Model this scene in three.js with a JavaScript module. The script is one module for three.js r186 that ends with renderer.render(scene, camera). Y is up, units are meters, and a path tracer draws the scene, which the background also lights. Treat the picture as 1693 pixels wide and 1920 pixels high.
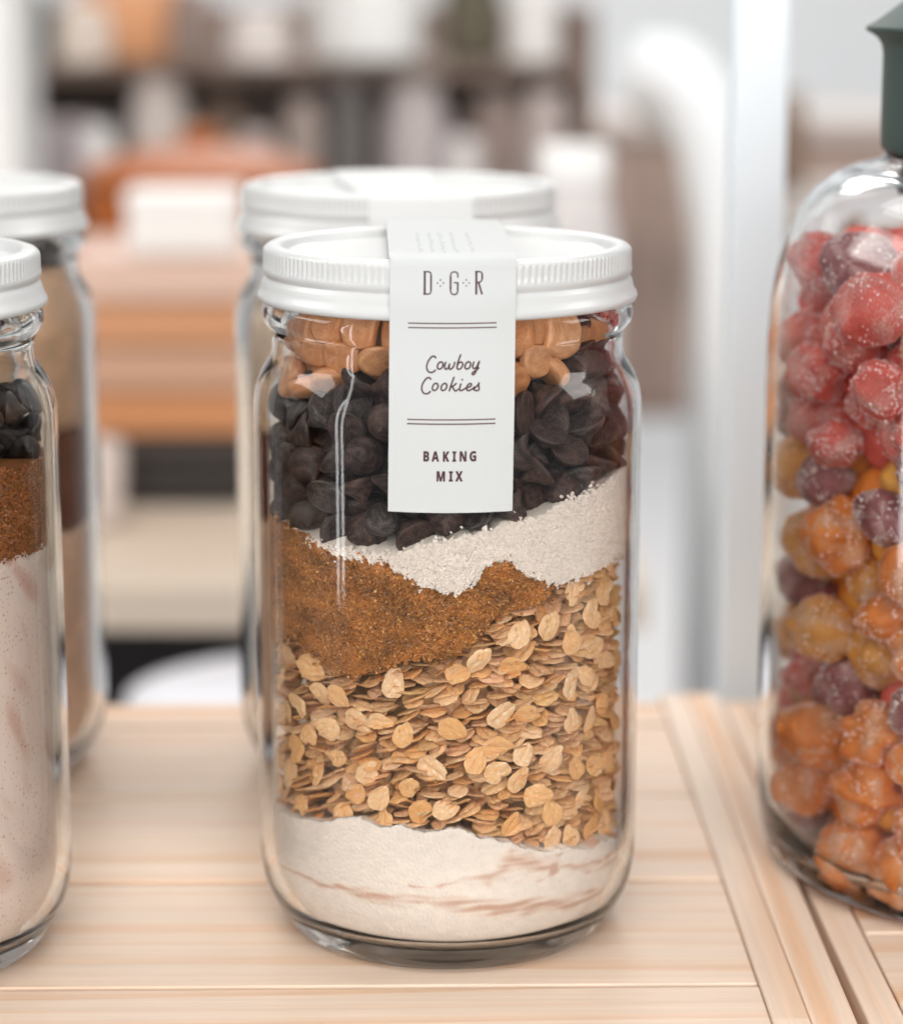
import * as THREE from 'three';
import { mergeGeometries, mergeVertices } from 'three/addons/utils/BufferGeometryUtils.js';
import { RoundedBoxGeometry } from 'three/addons/geometries/RoundedBoxGeometry.js';
import { ImprovedNoise } from 'three/addons/math/ImprovedNoise.js';
import { RectAreaLightUniformsLib } from 'three/addons/lights/RectAreaLightUniformsLib.js';

// ---------------------------------------------------------------- camera, light, exposure
const scene = new THREE.Scene();
const camera = new THREE.PerspectiveCamera(22.85, 902 / 1024, 0.02, 40);
camera.position.set(0.001, 0.2253, 0.59);
camera.rotation.x = -THREE.MathUtils.degToRad(11.9);
camera.focus = 0.565;
camera.userData.fStop = 7.0;
scene.add(camera);

const renderer = new THREE.WebGLRenderer({ antialias: true });
renderer.setSize(902, 1024);
renderer.toneMapping = THREE.LinearToneMapping;
renderer.toneMappingExposure = 1.2;
renderer.shadowMap.enabled = true;
RectAreaLightUniformsLib.init();

scene.background = new THREE.Color().setRGB(0.19, 0.19, 0.195);      // the even light of the bright shop all round

// ---------------------------------------------------------------- helpers
let seedState = 12345;
const rnd = () => { seedState = (seedState + 0x6d2b79f5) | 0; let t = Math.imul(seedState ^ (seedState >>> 15), 1 | seedState); t = (t + Math.imul(t ^ (t >>> 7), 61 | t)) ^ t; return ((t ^ (t >>> 14)) >>> 0) / 4294967296; };
const rr = (a, b) => a + (b - a) * rnd();
const pn = new ImprovedNoise();
const noise = (x, y = 0, z = 0) => pn.noise(x, y, z);
const D2R = Math.PI / 180;
const V3 = (x, y, z) => new THREE.Vector3(x, y, z);
const lerp = THREE.MathUtils.lerp, clamp = THREE.MathUtils.clamp, sstep = THREE.MathUtils.smoothstep;
const used = new Map();
const numbered = (n) => { const k = used.get(n) ?? 0; used.set(n, k + 1); return k ? `${n}_${String(k).padStart(3, '0')}` : n; };
function tag(o, label, category, group, kind) {
  o.userData = { label, category };
  if (group) o.userData.group = group;
  if (kind) o.userData.kind = kind;
  return o;
}
function shade(o) { o.castShadow = true; o.receiveShadow = true; return o; }
function thing(name, label, category, pos = [0, 0, 0], group) {
  const g = new THREE.Group(); g.name = numbered(name); g.position.set(...pos); scene.add(g);
  return tag(g, label, category, group);
}
function part(name, geo, mat, parent) { const m = shade(new THREE.Mesh(geo, mat)); m.name = name; parent.add(m); return m; }
function single(name, geo, mat, label, category, pos = [0, 0, 0], group, kind) {
  const m = shade(new THREE.Mesh(geo, mat)); m.name = numbered(name); m.position.set(...pos); scene.add(m);
  return tag(m, label, category, group, kind);
}
const lin = (r, g, b) => new THREE.Color().setRGB(r, g, b);
const std = (r, g, b, o = {}) => new THREE.MeshPhysicalMaterial({ color: lin(r, g, b), roughness: 0.6, ...o });
function box(w, h, d, r = 0.002) { return new RoundedBoxGeometry(w, h, d, 2, Math.min(r, w / 2.1, h / 2.1, d / 2.1)); }
function lathe(pts, seg = 96) { return new THREE.LatheGeometry(pts.map(([r, h]) => new THREE.Vector2(r, h)), seg); }
function dataTex(w, h, fn, srgb = false) {
  const d = new Uint8Array(w * h * 4);
  for (let y = 0; y < h; y++) for (let x = 0; x < w; x++) {
    const c = fn(x / w, y / h), i = (y * w + x) * 4;
    for (let k = 0; k < 3; k++) d[i + k] = clamp(Math.round(c[k] * 255), 0, 255);
    d[i + 3] = 255;
  }
  const t = new THREE.DataTexture(d, w, h); t.magFilter = THREE.LinearFilter; t.minFilter = THREE.LinearFilter;
  t.wrapS = t.wrapT = THREE.RepeatWrapping; if (srgb) t.colorSpace = THREE.SRGBColorSpace; t.needsUpdate = true; return t;
}
// heights in millimetres against the angle round a jar in degrees, closed behind
function ring(list) {
  const a = [...list, [list[0][0] + 360, list[0][1]]];
  return (deg) => {
    let d = deg; while (d < a[0][0]) d += 360; while (d >= a[0][0] + 360) d -= 360;
    for (let i = 0; i < a.length - 1; i++) if (d <= a[i + 1][0]) {
      const t = (d - a[i][0]) / (a[i + 1][0] - a[i][0]), s = t * t * (3 - 2 * t);
      return lerp(a[i][1], a[i + 1][1], lerp(t, s, 0.5)) / 1000;
    }
    return a[0][1] / 1000;
  };
}
// a filling: a body of revolution between two wavy levels, its wall following the inside of the jar
function fillBody(low, high, rad, { seg = 288, rows = 14, gap = 0.0005, uvDeg = false, cx = 0, cz = 0 } = {}) {
  const pos = [], uv = [], idx = [];
  const put = (r, a, h) => { pos.push(Math.sin(a) * r + cx, h, Math.cos(a) * r + cz); uv.push(a / (2 * Math.PI) + 0.5, h / 0.16); };
  const cols = seg + 1, lev = rows + 1;
  const capRings = [0.85, 0.6, 0.3, 0.02];
  let lowM = 0, highM = 0;
  for (let i = 0; i < seg; i++) { lowM += low(i / seg * 360 - 180) / seg; highM += high(i / seg * 360 - 180) / seg; }
  const strips = [];
  for (const f of [...capRings].reverse()) strips.push({ cap: -1, f });
  for (let j = 0; j < lev; j++) strips.push({ cap: 0, t: j / rows });
  for (const f of capRings) strips.push({ cap: 1, f });
  for (const s of strips) for (let i = 0; i < cols; i++) {
    const deg = i / seg * 360 - 180, a = deg * D2R, l = low(deg), h = Math.max(high(deg), l + 0.00005);
    if (s.cap === 0) { const y = lerp(l, h, s.t); put(rad(y) - gap, a, y); }
    else { const y0 = s.cap < 0 ? l : h, m = s.cap < 0 ? lowM : highM; put((rad(y0) - gap) * s.f, a, lerp(m, y0, s.f * s.f)); }
  }
  for (let j = 0; j < strips.length - 1; j++) for (let i = 0; i < seg; i++) {
    const a = j * cols + i, b = a + 1, c = a + cols, d = c + 1; idx.push(a, b, d, a, d, c);
  }
  const g = new THREE.BufferGeometry();
  g.setAttribute('position', new THREE.Float32BufferAttribute(pos, 3)); g.setAttribute('uv', new THREE.Float32BufferAttribute(uv, 2)); g.setIndex(idx); g.computeVertexNormals();
  return g;
}
const M4 = new THREE.Matrix4(), Q = new THREE.Quaternion(), S3 = V3(1, 1, 1);
function instanced(name, geo, mat, mats, label, category, colors) {
  const m = new THREE.InstancedMesh(geo, mat, mats.length); m.name = numbered(name);
  mats.forEach((k, i) => m.setMatrixAt(i, k));
  if (colors) colors.forEach((c, i) => m.setColorAt(i, c));
  scene.add(m); shade(m);
  return tag(m, label, category, null, 'stuff');
}

// ---------------------------------------------------------------- lamps of the shop, above and beside the frame
const glowMat = new THREE.MeshStandardMaterial({ color: 0xffffff, emissive: new THREE.Color(1, 0.97, 0.93), emissiveIntensity: 2 });
const lampFrameMat = std(0.7, 0.7, 0.7);
function ceilingLamp(x, y, z, w, d, power, label) {
  const g = thing('ceiling_light', label, 'light', [x, y, z], 'ceiling lights');
  part('lamp_frame', box(w + 0.05, 0.04, d + 0.05, 0.01).translate(0, 0.035, 0), lampFrameMat, g);
  part('lamp_diffuser', new THREE.BoxGeometry(w, 0.012, d).translate(0, 0.009, 0), glowMat, g);
  const l = new THREE.RectAreaLight(new THREE.Color(1, 0.975, 0.945), power, w, d); l.name = 'lamp_glow'; l.rotation.x = -Math.PI / 2; l.position.set(0, -0.004, 0); g.add(l);
}
ceilingLamp(-0.7, 1.8, -0.75, 1.0, 0.7, 0.9, 'square ceiling light panel over the back of the jars');
ceilingLamp(0.8, 1.8, -0.6, 1.0, 0.7, 0.9, 'square ceiling light panel over the candy jar');
ceilingLamp(-0.2, 1.55, 1.15, 1.5, 0.8, 2.2, 'wide ceiling light panel over the front of the shelf');
ceilingLamp(0.0, 1.9, -3.4, 1.6, 1.2, 6.5, 'ceiling light panel over the far end of the shop');

{ // the shop front behind the photographer
  const g = thing('shop_window', 'wide bright shop window facing the jars', 'window', [0.3, 1.05, 3.0]);
  g.rotation.y = Math.PI;
  for (const x of [-1.32, 0, 1.32]) part('window_frame', box(0.05, 1.62, 0.06, 0.01).translate(x, 0, 0), lampFrameMat, g);
  for (const y of [-0.82, 0.82]) part('window_frame', box(2.7, 0.05, 0.06, 0.01).translate(0, y, 0), lampFrameMat, g);
  for (const x of [-0.66, 0.66]) {
    part('window_pane', new THREE.BoxGeometry(1.26, 1.58, 0.01).translate(x, 0, -0.015), glowMat, g);
    const l = new THREE.RectAreaLight(new THREE.Color(1, 0.985, 0.96), 3.7, 1.26, 1.58); l.name = 'window_glow'; l.rotation.y = Math.PI; l.position.set(x, 0, 0.004); g.add(l);
  }
}
for (const [x, word, k] of [[-2.2, 'left', 1], [2.4, 'right', -1]]) { // high windows mirrored in the shoulders of the jars
  const g = thing('high_window', `high bright window on the ${word} side of the shop`, 'window', [x, 1.5, -0.35]);
  g.rotation.y = k * Math.PI / 2;
  for (const y of [-0.48, 0.48]) part('window_frame', box(1.3, 0.05, 0.06, 0.01).translate(0, y, 0), lampFrameMat, g);
  for (const a of [-0.63, 0.63]) part('window_frame', box(0.05, 0.9, 0.06, 0.01).translate(a, 0, 0), lampFrameMat, g);
  part('window_pane', new THREE.BoxGeometry(1.2, 0.9, 0.01).translate(0, 0, -0.015), glowMat, g);
  const l = new THREE.RectAreaLight(new THREE.Color(1, 0.99, 0.97), 3.5, 1.2, 0.9); l.name = 'window_glow'; l.rotation.y = Math.PI; l.position.z = 0.004; g.add(l);
}
{ // tall narrow window to the left, mirrored as a streak in the jar
  const g = thing('window_light', 'tall narrow bright window beside the shelf', 'window', [-2.55, 0.52, 1.12]);
  g.rotation.y = Math.atan2(2.55, -1.12);
  part('window_frame', box(0.2, 2.4, 0.05, 0.01).translate(0, 0, -0.04), lampFrameMat, g);
  part('window_pane', new THREE.BoxGeometry(0.09, 2.2, 0.012).translate(0, 0, -0.007), glowMat, g);
  const l = new THREE.RectAreaLight(new THREE.Color(0.96, 0.98, 1), 9, 0.09, 2.2); l.name = 'window_glow'; l.rotation.y = Math.PI; l.position.z = 0.004; g.add(l);
}

// ---------------------------------------------------------------- materials
const glassMat = new THREE.MeshPhysicalMaterial({ name: 'jar glass', color: lin(0.985, 0.995, 0.988), roughness: 0.0, transmission: 1, thickness: 0.0035, ior: 1.36 });
const paint = std(0.57, 0.58, 0.58, { roughness: 0.34, clearcoat: 0.25, clearcoatRoughness: 0.2 });
function pineTex(seed, rings, tilt) {
  return dataTex(1024, 256, (u, v) => {
    const x = u * 0.9, y = v * 0.07;
    const wob = noise(x * 3 + seed, y * 9, seed) * 0.010 + noise(x * 9, y * 30 + seed, 3) * 0.0016 + noise(x * 0.6, y * 45 + seed, 6) * 0.009;
    const r = (y + wob + x * tilt) * rings;
    const f = r - Math.floor(r), late = Math.pow(sstep(f, 0.25, 0.93), 2.2) * (1 - sstep(f, 0.94, 1));
    const amt = late * (0.35 + 0.65 * sstep(noise(x * 2 + 7, Math.floor(r) * 3.7 + seed, 1), -0.35, 0.45));
    const fibre = noise(x * 60, y * 2600 + seed, 5) * 0.03 + noise(x * 14, y * 700, seed) * 0.03;
    const band = noise(x * 1.2 + seed * 2, y * 55, 9) * 0.05;
    const seam = sstep(noise(x * 0.5 + seed, y * 70, 13), 0.28, 0.5) * 0.5;
    const k = clamp(amt * 0.38 + band * 1.2 + seam + 0.05, 0, 1), b = 1 + fibre + band * 0.4;
    return [lerp(0.905, 0.85, k) * b, lerp(0.82, 0.635, k) * b, lerp(0.745, 0.46, k) * b];
  }, true);
}
const pineMats = [[3.1, 105, 0.004], [9.7, 80, -0.003], [17.3, 130, 0.006], [25.9, 95, 0.002]].map(([s, r, t]) => new THREE.MeshPhysicalMaterial({ name: 'pine', map: pineTex(s, r, t), roughness: 0.52, bumpMap: null }));
// a plank with uv in metres along its length: long axis x
function plankGeo(len, th, wid, du, dv, turned) {
  const g = box(len, th, wid, 0.0006), p = g.attributes.position, uv = g.attributes.uv;
  for (let i = 0; i < p.count; i++) uv.setXY(i, (p.getX(i) + du) / 0.9, (p.getZ(i) + p.getY(i) * 0.7 + dv) / 0.07);
  if (turned) g.rotateY(Math.PI / 2);
  return g;
}

// ---------------------------------------------------------------- the two pine trays
{
  const t = thing('pine_tray', 'pale pine board of side-by-side planks under the baking mix jars', 'tray');
  t.rotation.y = 0.9 * D2R;
  const ends = [0.119, 0.046, -0.023, -0.092, -0.161, -0.186];
  for (let i = 0; i < ends.length - 1; i++) {
    const w = ends[i] - ends[i + 1] - 0.0023, z = (ends[i] + ends[i + 1]) / 2;
    const m = part('plank', plankGeo(0.60, 0.018, w, 0.13 * i + 0.05, 0.021 * i), pineMats[i % 4], t); m.position.set(-0.2295, -0.009 - (i % 2) * 0.0002, z);
  }
  const w1 = part('edge_strip', plankGeo(0.32, 0.0192, 0.0084, 0.1, 0.01, true), pineMats[1], t); w1.position.set(0.0748, -0.009, -0.033);
  const w2 = part('edge_strip', plankGeo(0.32, 0.0198, 0.0100, 0.4, 0.045, true), pineMats[3], t); w2.position.set(0.0841, -0.0092, -0.033);
}
{
  const t = thing('pine_tray', 'pale pine tray with a raised edge under the glass candy jar', 'tray');
  t.rotation.y = 1.4 * D2R;
  const e = part('edge_strip', plankGeo(0.34, 0.018, 0.0085, 0.2, 0.03, true), pineMats[0], t); e.position.set(0.0962, -0.0105, -0.02);
  const ends = [0.14, 0.068, 0.012, -0.056, -0.124, -0.19];
  for (let i = 0; i < ends.length - 1; i++) {
    const w = ends[i] - ends[i + 1] - 0.0006, z = (ends[i] + ends[i + 1]) / 2;
    const m = part('plank', plankGeo(0.34, 0.017, w, 0.21 * i, 0.033 * i), pineMats[(i + 2) % 4], t); m.position.set(0.271, -0.0099 - (i % 2) * 0.0002, z);
  }
}

// ---------------------------------------------------------------- the mason-style jars
const glassOut = [[0, 0.0024], [0.018, 0.0021], [0.0312, 0.0012], [0.0342, 0.0004], [0.0362, 0.0003], [0.0378, 0.0007], [0.0392, 0.0019], [0.0404, 0.0038], [0.0421, 0.0066], [0.0439, 0.0102], [0.0450, 0.0140], [0.0456, 0.0185], [0.0457, 0.025], [0.0457, 0.06], [0.0457, 0.095], [0.0457, 0.124], [0.0456, 0.1285], [0.0451, 0.1318], [0.0441, 0.1347], [0.0428, 0.1370], [0.0417, 0.1388], [0.0411, 0.1408], [0.0410, 0.1435], [0.0412, 0.1452], [0.0420, 0.1463], [0.0429, 0.1474], [0.0433, 0.1490], [0.0431, 0.1506], [0.0422, 0.1520], [0.0412, 0.1530], [0.0410, 0.1560], [0.0410, 0.1615], [0.0405, 0.1628], [0.0395, 0.1632], [0.0385, 0.1628], [0.0381, 0.1615]];
const glassIn = [[0.0385, 0.156], [0.0384, 0.150], [0.0383, 0.1445], [0.0385, 0.1408], [0.0391, 0.1384], [0.0402, 0.1358], [0.0413, 0.1330], [0.0421, 0.1300], [0.0425, 0.1265], [0.0426, 0.122], [0.0426, 0.09], [0.0426, 0.05], [0.0426, 0.024], [0.0424, 0.0185], [0.0417, 0.0145], [0.0404, 0.0108], [0.0387, 0.0082], [0.036, 0.0067], [0.033, 0.0060], [0.02, 0.0056], [0, 0.0055]];
const jarGlassGeo = lathe([...glassOut, ...glassIn], 128);
function profileRadius(profile) {          // radius of the cavity at a height
  const p = [...profile].sort((a, b) => a[1] - b[1]);
  return (h) => {
    if (h <= p[0][1]) return p[0][0];
    for (let i = 0; i < p.length - 1; i++) if (h <= p[i + 1][1]) { const t = (h - p[i][1]) / Math.max(1e-9, p[i + 1][1] - p[i][1]); return lerp(p[i][0], p[i + 1][0], t); }
    return p[p.length - 1][0];
  };
}
const cavity = profileRadius(glassIn);

const LB = 0.1522;   // underside of the lid
const lidGeo = (() => {
  const prof = [[0.0417, 0.0009], [0.0424, 0.0002], [0.0434, 0], [0.0440, 0.0003], [0.0443, 0.0011], [0.0441, 0.0019], [0.0436, 0.0026], [0.0433, 0.0036], [0.0431, 0.0046], [0.0428, 0.0052], [0.0424, 0.0056], [0.0424, 0.0060], [0.0428, 0.0065], [0.0430, 0.0072], [0.0430, 0.0079, 0.15], [0.0429, 0.0083, 1], [0.0429, 0.0095, 1], [0.0429, 0.0107, 1], [0.0429, 0.0113, 1], [0.0428, 0.0118, 0.4], [0.0425, 0.0122], [0.0419, 0.0127], [0.0409, 0.0130], [0.0398, 0.01305], [0.0388, 0.0128], [0.0381, 0.0122], [0.0376, 0.0113], [0.0371, 0.0109], [0.0362, 0.01085], [0.03, 0.0109], [0.015, 0.011], [0, 0.011]];
  const N = 164, seg = N * 4, pos = [], idx = [];
  for (let j = 0; j < prof.length; j++) for (let i = 0; i < seg; i++) {
    const a = i / seg * 2 * Math.PI, k = prof[j][2] ?? 0, r = prof[j][0] - k * 0.00042 * [0, 0.35, 1, 0.35][i % 4];
    pos.push(Math.sin(a) * r, prof[j][1] + LB, Math.cos(a) * r);
  }
  for (let j = 0; j < prof.length - 1; j++) for (let i = 0; i < seg; i++) { const a = j * seg + i, b = j * seg + (i + 1) % seg, c = a + seg, d = b + seg; idx.push(a, b, d, a, d, c); }
  const g = new THREE.BufferGeometry(); g.setAttribute('position', new THREE.Float32BufferAttribute(pos, 3)); g.setIndex(idx); g.computeVertexNormals();
  return g;
})();

// paper label: over the lid from back to front and down the face of the jar
const LW = 0.0278, LTOP = 0.0845, LFRONT = 0.0556, LBACK = 0.006, LTOT = LTOP + LFRONT + LBACK;
function labelGeo(shiftDeg, skew, up) {
  const nu = 16, nv = 90, pos = [], uv = [], idx = [], yTop = LB + 0.01325;
  for (let j = 0; j <= nv; j++) for (let i = 0; i <= nu; i++) {
    const s = j / nv * LTOT, x0 = (i / nu - 0.5) * LW;
    let p;
    if (s < LBACK) { const r = 0.0432, a = x0 / r; p = [Math.sin(a) * r, yTop + up - 0.0011 - (LBACK - s), -Math.cos(a) * r]; }
    else if (s < LBACK + LTOP) {
      const r = 0.0424, t = (s - LBACK) / LTOP, e = Math.sqrt(r * r - x0 * x0), z = lerp(-e, e, t);
      const ed = e - Math.abs(z), drop = (ed < 0.0022 ? 0.0012 * Math.pow(1 - ed / 0.0022, 2) : 0) + (up < 0.001 ? 0.0018 * sstep(ed, 0.0032, 0.0075) : 0);
      p = [x0, yTop + up - drop + 0.00015 * noise(x0 * 60, z * 50, 2), z];
    } else {
      const d = s - LBACK - LTOP, R = d < 0.0125 ? lerp(0.0428, 0.0446, sstep(d, 0, 0.011)) : lerp(0.0446, 0.0461, sstep(d, 0.0125, 0.036));
      const a = (x0 - skew * d) / R; p = [Math.sin(a) * R, yTop + up - 0.0008 - d, Math.cos(a) * R];
    }
    const sh = shiftDeg * D2R, c = Math.cos(sh), n = Math.sin(sh);
    pos.push(p[0] * c + p[2] * n, p[1], -p[0] * n + p[2] * c); uv.push(i / nu, 1 - j / nv);
  }
  for (let j = 0; j < nv; j++) for (let i = 0; i < nu; i++) { const a = j * (nu + 1) + i, b = a + 1, c = a + nu + 1, d = c + 1; idx.push(a, c, d, a, d, b); }
  const g = new THREE.BufferGeometry(); g.setAttribute('position', new THREE.Float32BufferAttribute(pos, 3)); g.setAttribute('uv', new THREE.Float32BufferAttribute(uv, 2)); g.setIndex(idx); g.computeVertexNormals();
  return g;
}
const labelPaper = std(0.64, 0.65, 0.65, { roughness: 0.75, side: THREE.DoubleSide });
function printedLabel() {
  const W = 384, K = W / LW, H = Math.round(LTOT * K), c = document.createElement('canvas'); c.width = W; c.height = H;
  const g = c.getContext('2d'), ink = '#3f2027';
  g.fillStyle = '#c1c4c4'; g.fillRect(0, 0, W, H);
  for (let i = 0; i < 2600; i++) { const v = 186 + Math.floor(rnd() * 16); g.fillStyle = `rgba(${v},${v + 1},${v},0.35)`; g.fillRect(rnd() * W, rnd() * H, rr(1, 9), rr(1, 3)); }
  const y0 = (LBACK + LTOP) * K, U = W / 241;
  const X = (dx) => W / 2 + dx * U, Y = (py) => y0 + (py - 474) * U * 1.005;
  g.strokeStyle = ink; g.fillStyle = ink; g.lineCap = 'round'; g.lineJoin = 'round';
  const line = (w, pts) => { g.lineWidth = w; g.beginPath(); pts.forEach((p, i) => { if (!i) g.moveTo(X(p[0]), Y(p[1])); else if (p.length === 2) g.lineTo(X(p[0]), Y(p[1])); else g.bezierCurveTo(X(p[0]), Y(p[1]), X(p[2]), Y(p[3]), X(p[4]), Y(p[5])); }); g.stroke(); };
  // D . G . R in tall narrow capitals
  g.lineCap = 'butt';
  const T = 498, B = 541;
  line(6.2, [[-53.5, T], [-53.5, B]]); line(4, [[-56, T + 1.2], [-47, T + 1.2], [-42, T + 1.2, -41.8, T + 4, -41.8, T + 8], [-41.8, B - 8], [-41.8, B - 4, -42, B - 1.2, -47, B - 1.2], [-56, B - 1.2]]); line(5.2, [[-41.6, T + 8], [-41.6, B - 8]]);
  line(4, [[8.5, T + 12], [8.5, T + 7], [8.5, T + 2.5, 6, T + 1.2, 2, T + 1.2], [-3, T + 1.2, -5, T + 3.5, -5, T + 9], [-5, B - 9], [-5, B - 3, -2, B - 0.4, 2, B - 0.4], [6.5, B - 0.4, 8.5, B - 3, 8.5, B - 8], [8.5, T + 21], [1, T + 21]]); line(5.6, [[-5, T + 9], [-5, B - 9]]); line(5, [[8.5, B - 7], [8.5, T + 20]]);
  line(6.2, [[43.5, T], [43.5, B]]); line(4, [[41, T + 1.2], [49, T + 1.2], [53.5, T + 1.2, 54.6, T + 4, 54.6, T + 8], [54.6, T + 13], [54.6, T + 18, 52, T + 20.6, 48, T + 20.6], [44, T + 20.6]]); line(5.2, [[54.6, T + 6], [54.6, T + 15]]); line(5.4, [[47.5, T + 20], [54.5, B]]);
  for (const dx of [-24, 24.5]) for (const [a, b] of [[0, -5.5], [0, 5.5], [-5.5, 0], [5.5, 0]]) { g.beginPath(); g.arc(X(dx + a), Y(519.5 + b), 2.3, 0, 7); g.fill(); }
  // double rules
  for (const [y, h] of [[594.5, 2.2], [602.8, 2.2], [775, 2.2], [783.2, 2.4]]) g.fillRect(X(-84.5), Y(y - h / 2), 168 * U, h * U);
  // monoline script
  g.lineCap = 'round';
  const script = (ox, by, kk) => {
    const P = (list) => list.map((p) => p.map((v, i) => (i % 2 ? by - v * kk : ox + v * kk)));
    return (w, list) => line(w, P(list));
  };
  const lw = 4.9;
  const capC = (s) => s(lw, [[16.5, 21.5], [15.5, 25.5, 9.5, 25.5, 6, 20], [0.5, 13, -2, 5, 1, -1.5], [3.5, -7.5, 12, -7.5, 16, -1.5]]);
  const o = (s, x) => s(lw, [[x + 8, 13.5], [x + 2.5, 15, x - 0.8, 7, x, 3.2], [x + 0.8, -0.8, x + 7, -0.4, x + 9.6, 5], [x + 11.6, 9.8, x + 10.6, 13.6, x + 6.6, 13.8]]);
  {
    const s = script(-48, 680, 1);
    capC(s); o(s, 20);
    s(lw, [[35.5, 13], [33.5, 8, 32, 1, 36, 0.3], [39, 0, 41.5, 5, 43, 10], [42, 5, 41, 0.6, 44, 0.3], [48, 0, 52, 7, 52.5, 13]]);
    s(lw, [[63.5, 27], [60, 18, 57, 9, 56.8, 4], [56.8, -1, 62, -1.2, 65.5, 3.5], [69.5, 9, 67.5, 14.5, 63, 13.4], [60, 12.6, 58, 9, 57.2, 6]]);
    o(s, 72);
    s(lw, [[88.6, 13], [86.6, 8, 85, 1.4, 89, 1], [92.5, 0.8, 95.5, 6, 97.5, 12]]); s(lw, [[99, 14], [95.8, 4, 93, -6, 89.5, -9.6], [86.5, -11.8, 84, -8.8, 87, -6], [90, -3.6, 95, -2, 98, 2]]);
  }
  {
    const s = script(-57, 720, 1);
    capC(s); o(s, 20); o(s, 36.5);
    s(lw, [[60.5, 25], [57, 16, 54, 8, 52, 0]]); s(lw, [[64.5, 13.5], [62, 10.5, 58, 8, 55, 7.6], [59, 7, 60, 3.5, 61.5, 1], [63, -1.4, 66, 0, 68, 2.4]]);
    s(lw, [[73.6, 12.5], [72, 8, 69.5, 1, 73, 0.2], [76, -0.2, 79, 2, 82, 4.4]]); g.beginPath(); g.arc(X(-57 + 76), Y(720 - 20.5), 2.7, 0, 7); g.fill();
    s(lw, [[84, 5.4], [90, 6, 95, 9, 93.4, 12.4], [91.6, 15, 86, 12, 84.6, 6], [83.6, 1, 86, -0.8, 90, 0.4], [93, 1.4, 97, 4, 99.5, 6.6]]);
    s(lw, [[97, 2.6], [101, 5, 106, 9.4, 107.8, 14], [106, 8, 109.5, 3.4, 107.6, 1], [105, -1.6, 100, -0.2, 97.8, 2.2]]);
  }
  // spaced capitals
  g.font = 'bold 100px sans-serif'; g.textBaseline = 'alphabetic'; g.textAlign = 'center';
  const caps = (text, xs, base, capPx, squeeze) => [...text].forEach((ch, i) => { g.save(); g.translate(X(xs[i]), Y(base)); const k = capPx * U / 71.5; g.scale(k * squeeze, k); g.fillText(ch, 0, 0); g.lineWidth = 5; g.strokeText(ch, 0, 0); g.restore(); });
  caps('BAKING', [-47.5, -30, -10.5, 6, 22.5, 41.5], 854.2, 18.6, 0.78);
  caps('MIX', [-19, 0, 15.5], 892.2, 18.6, 0.8);
  // pale printed lines on the flap that lies on the lid
  g.fillStyle = 'rgba(120,135,130,0.30)';
  for (const dx of [-64, -41, -19, 4, 36]) { for (let k = 0; k < 26; k++) { const yy = y0 - 70 - k * 24; g.fillRect(X(dx) + rr(-3, 3), yy, rr(7, 15), rr(10, 20)); } }
  const t = new THREE.CanvasTexture(c); t.colorSpace = THREE.SRGBColorSpace; t.magFilter = THREE.LinearFilter; t.anisotropy = 8;
  return new THREE.MeshPhysicalMaterial({ name: 'printed paper', map: t, roughness: 0.72, side: THREE.DoubleSide });
}

function jar(pos, label, paper, shift, skew, labelLabel, size = 1) {
  const g = thing('glass_jar', label, 'jar', pos, 'screw-top glass jars');
  part('glass_body', jarGlassGeo, glassMat, g);
  const l = part('lid', lidGeo, paint, g); l.rotation.y = size; g.scale.setScalar(size);
  const p = part('paper_label', labelGeo(shift, skew, paper === labelPaper ? 0.0002 : 0.0014), paper, g); p.userData.label = labelLabel;
  return g;
}
const A = [0, 0, 0], Bk = [-0.0136, 0, -0.125], LF = [-0.1352, 0, 0.018], LBk = [-0.1468, 0, -0.125];
jar(A, 'sharp glass jar in the middle with layered cookie mix and a printed white label', printedLabel(), 1.9, 0.014, 'white paper label with dark maroon lettering');
jar(Bk, 'blurred white-lidded glass jar directly behind the printed label jar', labelPaper, 9, 0, 'blank white strip over the lid', 1.025);
jar(LF, 'glass jar cut by the left edge, nearest the camera, with brown and cream layers', labelPaper, 0, 0, 'blank white strip over the lid');
jar(LBk, 'blurred glass jar of tan filling behind the jar at the left edge', labelPaper, 4, 0, 'blank white strip over the lid', 1.025);

// ---------------------------------------------------------------- fillings of the middle jar
const chipBottom = ring([[-80, 102.5], [-64, 101.9], [-53, 100.9], [-38, 100.3], [-26.5, 99.8], [-16, 99.6], [-6, 102.6], [2, 103.8], [10, 104.9], [20, 107.5], [29, 107.8], [39, 110.9], [51, 111.5], [65, 113.5], [76, 114.5], [110, 112], [180, 107], [230, 105]]);
const whiteLow = ring([[-80, 102.5], [-64, 101.9], [-50, 100.6], [-45, 100], [-38.4, 99.3], [-30, 98.3], [-19.4, 98.2], [-14.4, 95.4], [-6, 92.6], [1.9, 91.2], [8.4, 93.4], [12, 97.6], [18.4, 98.5], [25.4, 94.4], [33, 91.9], [41.6, 92.2], [51.7, 93.4], [66, 94.5], [78, 95.1], [110, 96], [180, 95], [230, 99]]);
const oatTop = ring([[-80, 73], [-71, 73.8], [-54, 76.7], [-43.5, 73.6], [-34.7, 70.5], [-27, 71], [-19.6, 73.8], [-9.5, 76.2], [1.9, 76.7], [6.8, 79.1], [12.5, 84.1], [16.7, 86.3], [23.7, 87.7], [29.2, 88.1], [35, 91.4], [44, 92.1], [51.7, 93.2], [66, 94.4], [78, 95], [110, 94], [180, 84], [230, 76]]);
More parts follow.
